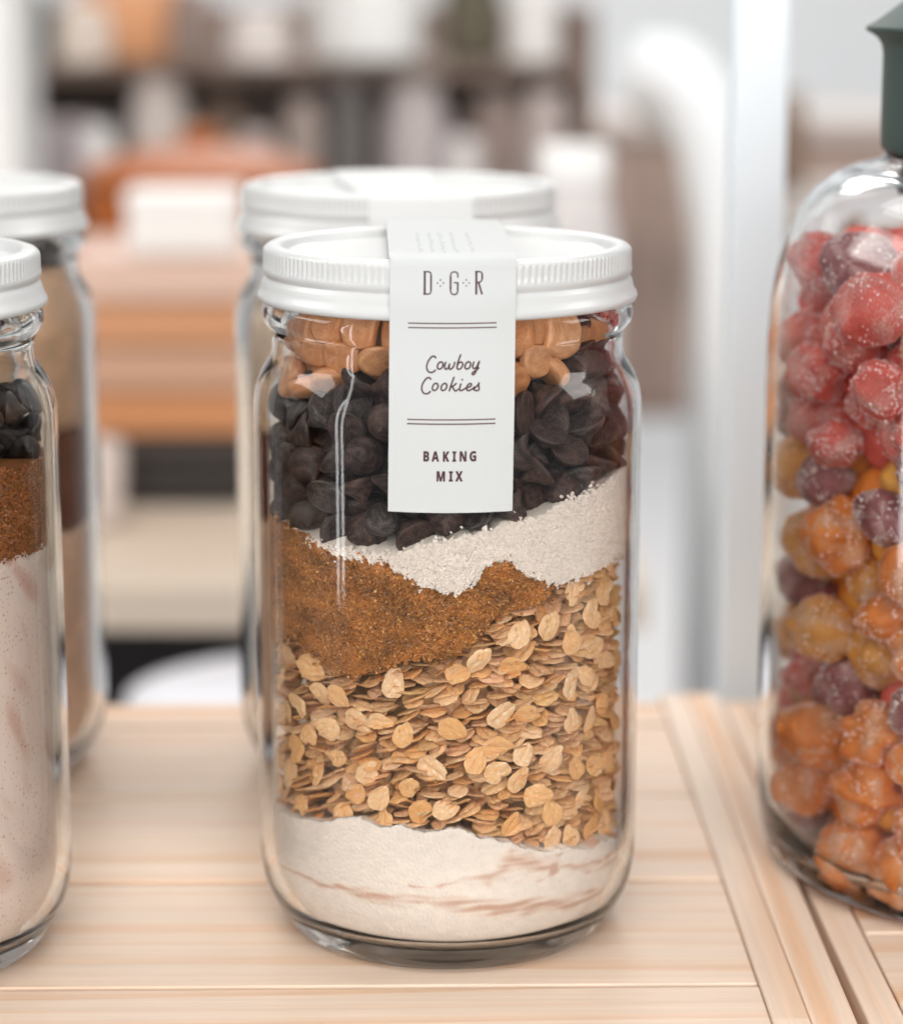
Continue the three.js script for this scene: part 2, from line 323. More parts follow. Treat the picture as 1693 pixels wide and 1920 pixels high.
const flourTop = ring([[-80, 32], [-67.8, 32.5], [-55.6, 33.2], [-39.6, 34.9], [-27, 37.6], [-16.4, 36.9], [-6.3, 36.2], [1.9, 37.3], [10.2, 34.7], [18.8, 32.7], [27.9, 30.1], [38.2, 28.5], [50.6, 27], [69.8, 26.6], [110, 27], [180, 30], [230, 33]]);
const whiteTop = (d) => Math.max(chipBottom(d), whiteLow(d));
const brownTop = (d) => whiteLow(d) + lerp(0.0008, -0.0005, sstep(whiteTop(d) - whiteLow(d), 0.0002, 0.0012));
const rough = (f, amp, fr, s) => (d) => f(d) + amp * noise(d * fr, s, 0.5) + amp * 0.6 * noise(d * fr * 3.1, s, 4.5);

// flour with streaks of cocoa
const flourMat = (() => {
  const streak = (deg, mm, pts, w) => {      // closeness to a drawn streak
    let best = 0;
    for (let i = 0; i < pts.length - 1; i++) if (deg >= pts[i][0] && deg <= pts[i + 1][0]) {
      const t = (deg - pts[i][0]) / (pts[i + 1][0] - pts[i][0]), y = lerp(pts[i][1], pts[i + 1][1], t), ww = lerp(pts[i][2], pts[i + 1][2], t) * w * 1.5;
      best = Math.max(best, 1 - Math.abs(mm - y) / Math.max(0.05, ww));
    }
    return clamp(best, 0, 1);
  };
  const main = [[-71, 18.6, 0.3], [-56, 19.6, 0.5], [-39, 19.4, 0.7], [-27, 19.6, 1.3], [-17, 18.9, 1.9], [-7, 19.5, 1.1], [-2, 18.9, 1.6], [5, 17.9, 2.0], [9.5, 17.5, 1.8], [14.5, 16.6, 2.1], [23, 16.7, 1.7], [31, 16.1, 1.5], [39.5, 14.9, 2.2], [53, 14.6, 1.6], [68, 12.6, 1.3], [82, 12.4, 0.5]];
  const second = [[-12, 22.8, 0.3], [0.5, 23.4, 0.5], [8.6, 24.4, 1.1], [13, 24.3, 1.2], [17, 26.5, 2.6], [20, 28.6, 3.6], [24, 27.3, 2.8], [30, 25.4, 2.0], [36, 25.1, 1.6], [46, 23.0, 1.4], [61, 20.6, 1.4], [80, 20, 0.6]];
  const map = dataTex(2048, 512, (u, v) => {
    const deg = (u - 0.5) * 360, mm = v * 160, w1 = noise(deg * 0.09, mm * 0.3, 2) * 1.0 + noise(deg * 0.22, mm * 0.5, 8) * 0.45;
    const tear = clamp(0.75 + noise(deg * 0.10, mm * 0.9, 12) * 0.9, 0, 1.2);
    let s = Math.max(streak(deg, mm + w1, main, 1) * tear, streak(deg, mm + w1 * 1.5, second, 1) * tear * 0.8);
    if (deg > 18 && deg < 70 && mm > 20 && mm < 29) s = Math.max(s, clamp(noise(deg * 0.13 + 3, mm * 0.42, 21) * 2.4 - 0.35, 0, 0.75) * sstep(deg, 18, 24));
    s = sstep(s, 0.0, 1.0) * 0.72;
    const sp = noise(deg * 2.1, mm * 4.2, 31) > 0.55 ? 0.03 : 0, f = 1 + noise(deg * 0.25, mm * 0.6, 40) * 0.03 + noise(deg * 1.1, mm * 2.1, 44) * 0.025 - sp;
    return [lerp(0.985, 0.79, s) * f, lerp(0.935, 0.58, s) * f, lerp(0.895, 0.47, s) * f];
  }, true);
  const bump = dataTex(512, 512, (u, v) => { const b = 0.5 + noise(u * 90, v * 90, 1) * 0.3 + noise(u * 220, v * 220, 3) * 0.3; return [b, b, b]; });
  bump.repeat.set(4, 2);
  return new THREE.MeshPhysicalMaterial({ name: 'flour', map, roughness: 0.95, bumpMap: bump, bumpScale: 0.0004 });
})();
single('flour', fillBody(() => 0.0061, rough(flourTop, 0.0012, 0.16, 1), cavity, { rows: 40, gap: 0.00035 }), flourMat, 'cream flour streaked with cocoa at the bottom of the middle jar', 'flour', A, null, 'stuff');

// brown and white sugar: a packed body with loose crystals on its face
const brownMat = std(0.38, 0.14, 0.03, { roughness: 0.8 }), whiteMat = std(0.96, 0.84, 0.74, { roughness: 0.75 });
single('brown_sugar', fillBody(rough(oatTop, 0.0008, 0.4, 3), rough(brownTop, 0.0006, 0.5, 5), cavity, { gap: 0.0011 }), brownMat, 'amber brown sugar between oats and chocolate chips in the middle jar', 'sugar', A, null, 'stuff');
single('white_sugar', fillBody(rough(whiteLow, 0.0006, 0.5, 5), rough(whiteTop, 0.0007, 0.4, 9), cavity, { gap: 0.0010, seg: 360 }), whiteMat, 'pale sugar heaped under the chocolate chips in the middle jar', 'sugar', A, null, 'stuff');
const grainGeo = (() => { const g = new THREE.BoxGeometry(1, 0.9, 1.15); const p = g.attributes.position; for (let i = 0; i < p.count; i++) { const k = 1 + 0.25 * noise(p.getX(i) * 5, p.getY(i) * 5, p.getZ(i) * 5); p.setXYZ(i, p.getX(i) * k, p.getY(i) * k, p.getZ(i) * k); } return g; })();
function grains(count, low, high, size, tone, edge, from = -100, to = 100, R = cavity, c = A) {
  const mats = [], cols = [];
  for (let tries = 0; mats.length < count && tries < count * 20; tries++) {
    const deg = rr(from, to), l = low(deg), h = high(deg), h0 = rr(0.07, 0.116), hh = R === cavity && c === A ? h0 : lerp(l, h, rnd());
    const e = edge * (noise(deg * 1.3, hh * 700, 7) + 0.9 * noise(deg * 0.45, hh * 260, 3)) + (rnd() < 0.05 ? rr(-1, 1) * edge * 2.2 : 0);
    if (hh < l + e || hh > h + e || h - l < 0.0004) continue;
    const s = size * rr(0.6, 1.25), r = R(hh) - 0.0002 - s * 0.8 - Math.pow(rnd(), 2) * 0.0005, a = deg * D2R;
    Q.setFromEuler(new THREE.Euler(rr(0, 6), rr(0, 6), rr(0, 6)));
    mats.push(new THREE.Matrix4().compose(V3(Math.sin(a) * r + c[0], hh, Math.cos(a) * r + c[2]), Q, V3(s, s, s)));
    cols.push(tone(deg, hh));
  }
  return [mats, cols];
}
const brownTone = (d = 0, h = 0) => { const deep = 1 + 0.55 * noise(d * 0.09, h * 190, 2) + 0.3 * noise(d * 0.3, h * 600, 6); const k = rnd(); return k > 0.95 ? lin(0.7, 0.36, 0.11) : lin(0.40, 0.15, 0.03).multiplyScalar(rr(0.65, 1.3) * deep); };
const whiteTone = () => lin(0.98, 0.87, 0.79).multiplyScalar(rr(0.89, 1.02));
const crystalMat = new THREE.MeshPhysicalMaterial({ name: 'sugar crystal', color: 0xffffff, roughness: 0.38 });
{ const [m, c] = grains(26000, oatTop, brownTop, 0.00052, brownTone, 0.0012); instanced('brown_sugar_crystals', grainGeo, crystalMat, m, 'loose amber crystals on the face of the brown sugar', 'sugar', c); }
{ const [m, c] = grains(15000, whiteLow, whiteTop, 0.00055, whiteTone, 0.0013); instanced('white_sugar_crystals', grainGeo, crystalMat, m, 'loose pale crystals on the face of the white sugar', 'sugar', c); }

// ---- rolled oats
function flakeGeo(seed) {
  const nr = 4, na = 20, pos = [], uv = [], idx = [];
  const L = 0.0037 * rr(0.88, 1.14), W = 0.0027 * rr(0.82, 1.1), bend = rr(-0.5, 0.7), twist = rr(-60, 60), fold = rr(0.5, 1.3), cut = rr(0, 6.28), deep = rr(0.1, 0.4), off = rr(-0.0006, 0.0006);
  for (const side of [1, -1]) {
    const base = pos.length / 3;
    for (let j = 0; j <= nr; j++) for (let i = 0; i < na; i++) {
      const a = i / na * 2 * Math.PI, f = j / nr, da = Math.atan2(Math.sin(a - cut), Math.cos(a - cut));
      const e = 1 + 0.16 * noise(Math.cos(a) * 1.6 + seed, Math.sin(a) * 1.6, seed) + 0.1 * noise(Math.cos(a) * 5 + seed, Math.sin(a) * 5, 2) - deep * Math.exp(-Math.pow(da / 0.22, 2)) * (j === nr ? 1 : 0.3);
      const x = Math.cos(a) * L * f * e, y = Math.sin(a) * W * f * e, egg = 1 - 0.2 * x / L;
      const th = 0.00042 * (1 - 0.5 * f * f) * (j === nr ? 0.3 : 1);
      const crease = side > 0 ? -0.00042 * fold * Math.exp(-Math.pow((y - off) / 0.0004, 2)) * (1 - f * 0.5) : 0;
      const z = side * th + crease + bend * x * x * 26 + twist * x * y + 0.0003 * noise(x * 500 + seed, y * 1100, seed) * (0.4 + f);
      pos.push(x, y * egg, z); uv.push(x / 0.012 + 0.5 + seed * 0.37, y / 0.012 + 0.5 + seed * 0.13);
    }
    for (let j = 0; j < nr; j++) for (let i = 0; i < na; i++) {
      const a = base + j * na + i, b = base + j * na + (i + 1) % na, c = a + na, d = b + na;
      if (j === 0) { if (side > 0) idx.push(a, c, d); else idx.push(a, d, c); } else if (side > 0) idx.push(a, c, d, a, d, b); else idx.push(a, d, c, a, b, d);
    }
  }
  const o = nr * na, n2 = (nr + 1) * na;
  for (let i = 0; i < na; i++) { const a = o + i, b = o + (i + 1) % na, c = a + n2, d = b + n2; idx.push(a, c, d, a, d, b); }
  const g = new THREE.BufferGeometry(); g.setAttribute('position', new THREE.Float32BufferAttribute(pos, 3)); g.setAttribute('uv', new THREE.Float32BufferAttribute(uv, 2)); g.setIndex(idx); g.computeVertexNormals();
  return g;
}
const flakeGeos = [1, 2, 3, 4, 5, 6].map((s) => flakeGeo(s * 1.7));
const flakeTex = dataTex(512, 512, (u, v) => {      // bran lines along the flake, floury patches, brown skin
  const k = noise(u * 12, v * 46, 3) * 0.6 + noise(u * 50, v * 110, 6) * 0.4, w = clamp(noise(u * 10, v * 14, 15) * 2.4 - 0.35, 0, 1), br = clamp(noise(u * 6, v * 60, 22) * 3 - 1.05, 0, 1), sk = clamp(noise(u * 7 + 4, v * 8, 28) * 1.6, 0, 1) * 0.5;
  const c = [0.955 + k * 0.06, 0.775 + k * 0.10, 0.59 + k * 0.13], white = [0.97, 0.90, 0.80], dark = [0.70, 0.45, 0.24], skin = [0.91, 0.67, 0.39];
  return c.map((x, i) => lerp(lerp(lerp(x, skin[i], sk), white[i], w * 0.75), dark[i], br * 0.8));
}, true);
const flakeMats = [[1.06, 1.05, 1.02], [1.04, 0.94, 0.78], [0.97, 0.82, 0.6], [1.08, 1.12, 1.18]].map((c) => new THREE.MeshPhysicalMaterial({ name: 'oat', map: flakeTex, color: lin(...c), roughness: 0.62 }));
const inst = flakeGeos.map(() => []);
function flakePose(deg, h, kind, depth = 0) {
  const a = deg * D2R, radial = V3(Math.sin(a), 0, Math.cos(a)), tan = V3(Math.cos(a), 0, -Math.sin(a)), up = V3(0, 1, 0);
  let n, R = cavity(h) - 0.0003 - depth, r;
  const spin = rr(0, Math.PI * 2);
  if (kind === 'face') { n = radial.clone().addScaledVector(up, rr(-0.35, 0.45)).addScaledVector(tan, rr(-0.3, 0.3)).normalize(); }
  else { const slope = 0.22 + 0.35 * noise(deg * 0.06, h * 90, 3); n = up.clone().addScaledVector(tan, -slope + rr(-0.38, 0.38)).addScaledVector(radial, rr(-0.35, 0.6)).normalize(); }
  const x = V3(1, 0.1, 0.2).applyAxisAngle(up, spin); x.addScaledVector(n, -x.dot(n)).normalize(); if (kind === 'face') x.applyAxisAngle(n, spin);
  const y = n.clone().cross(x), sc = rr(0.8, 1.1) * (kind === 'face' ? 0.98 : 0.9);
  const reach = (Math.hypot(x.dot(radial) * 0.0037, y.dot(radial) * 0.0027) + Math.abs(n.dot(radial)) * 0.0006) * sc;
  r = R - reach;
  return new THREE.Matrix4().makeBasis(x.multiplyScalar(sc), y.multiplyScalar(sc), n.multiplyScalar(sc)).setPosition(radial.x * r, h, radial.z * r);
}
const oatLow = (d) => flourTop(d) - 0.0004, oatHigh = (d) => oatTop(d) - 0.001;
const faceSpots = [];
let flakes = 0;
function addFlake(m, pose, deg, h) {
  const k = flakes++, tone = Math.floor(rnd() * 4), o = shade(new THREE.Mesh(flakeGeos[k % 6], flakeMats[tone]));
  const where = h < oatLow(deg) + 0.014 ? 'just above the flour' : h > oatHigh(deg) - 0.014 ? 'just under the sugar' : 'amid the oats', side = deg < -25 ? 'left part' : deg > 25 ? 'right part' : 'centre';
  o.name = numbered('oat_flake'); o.applyMatrix4(m); scene.add(o);
  tag(o, `${['cream', 'golden', 'brown', 'whitish'][tone]} rolled oat flake ${pose}, ${where}, ${side} of the middle jar`, 'oat flake', 'rolled oat flakes in the middle jar');
}
for (let t = 0; t < 6000 && faceSpots.length < 78; t++) {
  const deg = rr(-82, 82), h = lerp(oatLow(deg), oatHigh(deg), rnd());
  if (faceSpots.some(([d, y]) => Math.hypot((d - deg) * D2R * 0.042, y - h) < 0.0056)) continue;
  faceSpots.push([deg, h]); addFlake(flakePose(deg, h, 'face', rr(0, 0.0012)), 'facing out', deg, h);
}
const flatSpots = [];
for (let t = 0; t < 30000 && flatSpots.length < 800; t++) {
  const deg = rr(-95, 95), h = lerp(oatLow(deg), oatHigh(deg), rnd());
  if (flatSpots.some(([d, y]) => Math.abs((d - deg) * D2R * 0.042) < 0.0046 && Math.abs(y - h) < 0.0012)) continue;
  flatSpots.push([deg, h]);
  const m = flakePose(deg, h, 'flat', rr(0.0002, 0.0026));
  if (flakes < 298 && Math.abs(deg) < 70 && rnd() < 0.5) addFlake(m, 'lying edge-on', deg, h); else inst[Math.floor(rnd() * 6)].push(m);
}
for (let t = 0; t < 900; t++) { const deg = rr(-180, 180), h = lerp(oatLow(deg), oatHigh(deg), rnd()); inst[t % 6].push(flakePose(deg, h, rnd() < 0.25 ? 'face' : 'flat', rr(0.005, 0.011))); }
{
  const geos = [];      // the flakes behind the front ones, in one heap
  for (let k = 0; k < 6; k++) {
    const cols = inst[k].map(() => { const v = rr(0.85, 1.08); return lin(v, v * rr(0.9, 1.02), v * rr(0.78, 1.02)); });
    geos.push([k, cols]);
  }
  const all = inst.flat(), cols = geos.flatMap(([, c]) => c);
  instanced('rolled_oats', flakeGeos[0], new THREE.MeshPhysicalMaterial({ name: 'oats', map: flakeTex, roughness: 0.75 }), all, 'heap of rolled oats filling the middle of the centre jar', 'oats', cols);
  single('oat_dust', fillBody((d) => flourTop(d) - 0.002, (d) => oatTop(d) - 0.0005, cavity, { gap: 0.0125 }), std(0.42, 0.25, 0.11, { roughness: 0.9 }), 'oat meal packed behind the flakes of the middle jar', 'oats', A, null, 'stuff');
}

// ---- chocolate and butterscotch chips
function chipGeo(seed, squash, lean, button) {
  const prof = button ? [[0, 0], [0.6, 0.0], [0.84, 0.04], [0.96, 0.14], [1, 0.3], [0.96, 0.5], [0.8, 0.68], [0.55, 0.79], [0.28, 0.85], [0, 0.87]] : [[0, 0], [0.55, 0], [0.9, 0], [0.975, 0.03], [1.0, 0.11], [0.97, 0.27], [0.87, 0.45], [0.7, 0.62], [0.52, 0.78], [0.38, 0.95], [0.27, 1.14], [0.18, 1.32], [0.08, 1.43], [0, 1.46]];
  const g = lathe(prof.map(([r, h]) => [r, h * squash]), 22), p = g.attributes.position;
  for (let i = 0; i < p.count; i++) {
    let x = p.getX(i), y = p.getY(i), z = p.getZ(i);
    const k = 1 + 0.03 * noise(x * 1.3 + seed, y * 1.3, z * 1.3) + 0.012 * noise(x * 4 + seed, y * 4, z * 4);
    x = x * k + lean * y * y * 0.35; z = z * k * (0.94 + 0.05 * seed % 0.1); y -= 0.5 * squash;
    p.setXYZ(i, x, y, z);
  }
  const m = g; m.computeVertexNormals(); return m;
}
const chipGeos = [chipGeo(1.3, 0.98, 0.25), chipGeo(4.1, 0.85, -0.3), chipGeo(7.7, 1.05, 0.1), chipGeo(9.2, 0.9, 0.45)];
const butterGeos = [chipGeo(12.3, 1.0, 0.05, true), chipGeo(15.1, 1.15, -0.1, true), chipGeo(18.8, 0.9, 0.1, true)];
function dusty(a, b, s, sp) {
  return dataTex(256, 256, (u, v) => {
    const k = clamp(0.5 + noise(u * 9 + s, v * 9, 1) * 0.8 + noise(u * 46, v * 46 + s, 4) * 0.7 + noise(u * 110, v * 110 + s, 8) * 0.5, 0, 1);
    const speck = noise(u * 75, v * 75, s + 20) > 0.52 ? sp : 0;
    return [0, 1, 2].map((i) => lerp(a[i], b[i], k) + speck);
  }, true);
}
const chocMats = [dusty([0.10, 0.06, 0.05], [0.34, 0.255, 0.23], 2, 0.16), dusty([0.13, 0.075, 0.06], [0.39, 0.275, 0.235], 5, 0.14), dusty([0.12, 0.09, 0.08], [0.40, 0.35, 0.33], 8, 0.14)].map((map) => new THREE.MeshPhysicalMaterial({ name: 'chocolate', map, roughness: 0.58, bumpMap: map, bumpScale: 0.00004 }));
const butterMats = [dusty([0.76, 0.47, 0.27], [0.86, 0.60, 0.40], 12, 0.05), dusty([0.80, 0.53, 0.34], [0.90, 0.67, 0.48], 15, 0.05)].map((map) => new THREE.MeshPhysicalMaterial({ name: 'butterscotch', map, roughness: 0.4, clearcoat: 0.15, clearcoatRoughness: 0.3 }));
// spheres pushed apart inside the jar, then swapped for chips
function packSpheres(n, bottom, top, R, rad, iterations = 170) {
  const s = [];
  for (let i = 0; i < n; i++) { const a = rr(-180, 180), l = bottom(a), h = lerp(l, top, rnd()), r = Math.sqrt(rnd()) * 0.037; s.push({ x: Math.sin(a * D2R) * r, z: Math.cos(a * D2R) * r, y: h, r: rad() }); }
  for (let it = 0; it < iterations; it++) {
    for (let i = 0; i < n; i++) for (let j = i + 1; j < n; j++) {
      const a = s[i], b = s[j], dx = b.x - a.x, dy = b.y - a.y, dz = b.z - a.z, m = a.r + b.r;
      if (Math.abs(dy) > m || Math.abs(dx) > m || Math.abs(dz) > m) continue;
      const d = Math.sqrt(dx * dx + dy * dy + dz * dz) || 1e-6;
      if (d < m) { const k = (m - d) / d * 0.45; a.x -= dx * k; a.y -= dy * k; a.z -= dz * k; b.x += dx * k; b.y += dy * k; b.z += dz * k; }
    }
    for (const p of s) {
      p.y -= 0.00004;
      const deg = Math.atan2(p.x, p.z) / D2R, lo = bottom(deg) + p.r * 0.72; if (p.y < lo) p.y = lo; if (p.y > top - p.r * 0.6) p.y = top - p.r * 0.6;
      const r = Math.hypot(p.x, p.z), mx = R(p.y) - p.r * 0.98; if (r > mx) { p.x *= mx / r; p.z *= mx / r; }
    }
  }
  return s;
}
const splitAt = ring([[-80, 131], [-62, 131.8], [-48, 135], [-40, 138], [-32, 140.5], [-18, 140], [-8, 137], [5, 132], [18, 130], [28, 131], [40, 135], [50, 139], [57, 144], [70, 147], [110, 145], [180, 136], [240, 132]]);
const packed = packSpheres(690, chipBottom, 0.1592, cavity, () => rr(0.0037, 0.0043), 130);
const restChoc = [], restButter = [];
for (const p of packed) {
  const deg = Math.atan2(p.x, p.z) / D2R, isButter = p.y > splitAt(deg), r = Math.hypot(p.x, p.z), front = Math.abs(deg) < 92 && r > cavity(p.y) - 0.0105;
  Q.setFromEuler(new THREE.Euler(rr(0, 6.28), rr(0, 6.28), rr(0, 6.28)));
  if (isButter && front && rnd() < 0.6) Q.setFromUnitVectors(V3(0, -1, 0), V3(p.x / r + rr(-0.4, 0.4), rr(-0.4, 0.5), p.z / r + rr(-0.4, 0.4)).normalize());
  const sc = p.r * (isButter ? rr(1.2, 1.34) : rr(1.08, 1.18));
  const m = new THREE.Matrix4().compose(V3(p.x, p.y, p.z), Q, V3(sc, sc, sc));
  if (!front) { (isButter ? restButter : restChoc).push(m); continue; }
  const k = Math.floor(rnd() * 12), o = shade(new THREE.Mesh(isButter ? butterGeos[k % 3] : chipGeos[k % 4], isButter ? butterMats[k % 2] : chocMats[k % 3]));
  o.name = numbered(isButter ? 'butterscotch_chip' : 'chocolate_chip'); o.applyMatrix4(m);
  // keep the chip inside the glass
  o.updateMatrixWorld(true);
  const v = V3(0, 0, 0), pa = o.geometry.attributes.position; let over = 0;
  for (let i = 0; i < pa.count; i += 2) { v.fromBufferAttribute(pa, i).applyMatrix4(m); over = Math.max(over, Math.hypot(v.x, v.z) - cavity(v.y) + 0.0002); }
  if (over > 0) { o.position.x -= p.x / r * over; o.position.z -= p.z / r * over; }
  scene.add(o);
  if (isButter) tag(o, `tan butterscotch chip ${p.y > 0.149 ? 'right under the lid' : 'below the neck'}, ${deg < -18 ? 'left of' : deg > 18 ? 'right of' : 'behind'} the printed label`, 'candy chip', 'butterscotch chips in the middle jar');
  else tag(o, `dusty dark chocolate chip ${p.y < 0.113 ? 'resting on the sugar' : p.y > 0.13 ? 'touching the tan chips' : 'amid the chocolate layer'}, ${deg < -18 ? 'left of' : deg > 18 ? 'right of' : 'behind'} the printed label`, 'chocolate chip', 'chocolate chips in the middle jar');
}
instanced('chocolate_chips', chipGeos[0], chocMats[0], restChoc, 'dark chocolate chips deeper inside the middle jar', 'chocolate');
instanced('butterscotch_chips', butterGeos[0], butterMats[0], restButter, 'tan butterscotch chips deeper inside the middle jar', 'candy');

// ---------------------------------------------------------------- fillings of the other three jars
const flat = (mm) => () => mm / 1000;
const specklyFlour = new THREE.MeshPhysicalMaterial({ name: 'speckled flour', roughness: 0.95, map: dataTex(1024, 512, (u, v) => {
  const x = u * 40, y = v * 24, p = clamp(noise(x * 0.7, y * 0.7, 2) * 1.2, 0, 1), sp = noise(u * 420, v * 250, 5) > 0.5 - p * 0.16 ? 0.16 : 0;
  const st = clamp(noise(x * 0.9 + y * 0.5, y * 0.35 - x * 0.15, 9) * 1.7 - 0.35, 0, 1) * 0.16, w = noise(x * 0.6, y * 0.5, 14) * 0.03;
  return [0.955 + w - sp * 0.9 - st * 0.8, 0.875 + w - sp * 1.4 - st * 1.5, 0.83 + w - sp * 1.5 - st * 1.7];
}, true) });
const mottled = (c, s) => new THREE.MeshPhysicalMaterial({ name: 'filling', roughness: 0.9, map: dataTex(512, 256, (u, v) => { const k = 1 + noise(u * 30 + s, v * 20, s) * 0.12 + noise(u * 150, v * 100, s) * 0.1; return c.map((x) => x * k); }, true) });
// jar at the left edge
single('speckled_flour', fillBody(() => 0.0061, rough(flat(98.5), 0.0012, 0.3, 2), cavity, { rows: 30 }), specklyFlour, 'cream flour with brown specks in the jar at the left edge', 'flour', LF, null, 'stuff');
single('cocoa_sugar', fillBody(rough(flat(98.5), 0.0012, 0.3, 2), rough(flat(118.5), 0.0015, 0.2, 7), cavity, { gap: 0.0008 }), std(0.26, 0.085, 0.022, { roughness: 0.8 }), 'russet sugar layer in the jar at the left edge', 'sugar', LF, null, 'stuff');
{ const [m, c] = grains(9000, flat(98), rough(flat(118.5), 0.0015, 0.2, 7), 0.0005, () => lin(0.34, 0.115, 0.028).multiplyScalar(rr(0.5, 1.5)), 0, 20, 115, cavity, LF); instanced('cocoa_sugar_crystals', grainGeo, crystalMat, m, 'loose crystals on the russet sugar at the left edge', 'sugar', c); }
{
  const dark = std(0.016, 0.009, 0.008, { roughness: 0.42 }), rest = [];
  for (const q of packSpheres(300, flat(118), 0.1345, cavity, () => rr(0.0029, 0.0033), 100)) {
    const deg = Math.atan2(q.x, q.z) / D2R, seen = deg > 20 && deg < 120 && Math.hypot(q.x, q.z) > cavity(q.y) - 0.009, e = q.r * 1.14;
    const m = new THREE.Matrix4().compose(V3(q.x + LF[0], q.y, q.z + LF[2]), Q.setFromEuler(new THREE.Euler(rr(0, 6), rr(0, 6), rr(0, 6))), V3(e, e, e));
    if (!seen) { rest.push(m); continue; }
    const o = shade(new THREE.Mesh(chipGeos[rest.length % 4], dark)); o.name = numbered('dark_chip'); o.applyMatrix4(m); scene.add(o);
    tag(o, 'almost black chocolate chip in the jar at the left edge', 'chocolate chip', 'black chips at the left edge');
  }
  instanced('dark_chip_heap', chipGeos[0], dark, rest, 'almost black chips deeper in the jar at the left edge', 'chocolate');
}
// jar behind it
single('tan_powder', fillBody(() => 0.0061, rough(flat(72), 0.002, 0.1, 3), cavity), mottled([0.91, 0.74, 0.62], 3), 'peach tan powder in the lower part of the blurred left jar', 'powder', LBk, null, 'stuff').scale.setScalar(1.025);
single('dark_brown_sugar', fillBody(rough(flat(72), 0.002, 0.1, 3), rough(flat(98), 0.003, 0.08, 5), cavity), mottled([0.46, 0.25, 0.17], 6), 'dark brown band in the blurred left jar', 'sugar', LBk, null, 'stuff').scale.setScalar(1.025);
single('peach_oats', fillBody(rough(flat(98), 0.003, 0.08, 5), rough(flat(142), 0.002, 0.1, 9), cavity), mottled([0.89, 0.72, 0.58], 9), 'peach coloured oats above the dark band in the blurred left jar', 'oats', LBk, null, 'stuff').scale.setScalar(1.025);
single('dark_chips', fillBody(rough(flat(142), 0.002, 0.1, 9), flat(158), cavity, { gap: 0.002 }), mottled([0.24, 0.2, 0.18], 12), 'dark chips under the lid of the blurred left jar', 'chips', LBk, null, 'stuff').scale.setScalar(1.025);
// jar behind the middle one
single('pale_flour', fillBody(() => 0.0061, rough(flat(62), 0.002, 0.1, 13), cavity), mottled([0.93, 0.88, 0.84], 21), 'pale flour in the blurred jar behind the printed label jar', 'flour', Bk, null, 'stuff').scale.setScalar(1.025);
single('pale_oats', fillBody(rough(flat(62), 0.002, 0.1, 13), flat(132), cavity, { gap: 0.001 }), mottled([0.86, 0.78, 0.7], 25), 'pale oats in the blurred jar behind the printed label jar', 'oats', Bk, null, 'stuff').scale.setScalar(1.025);

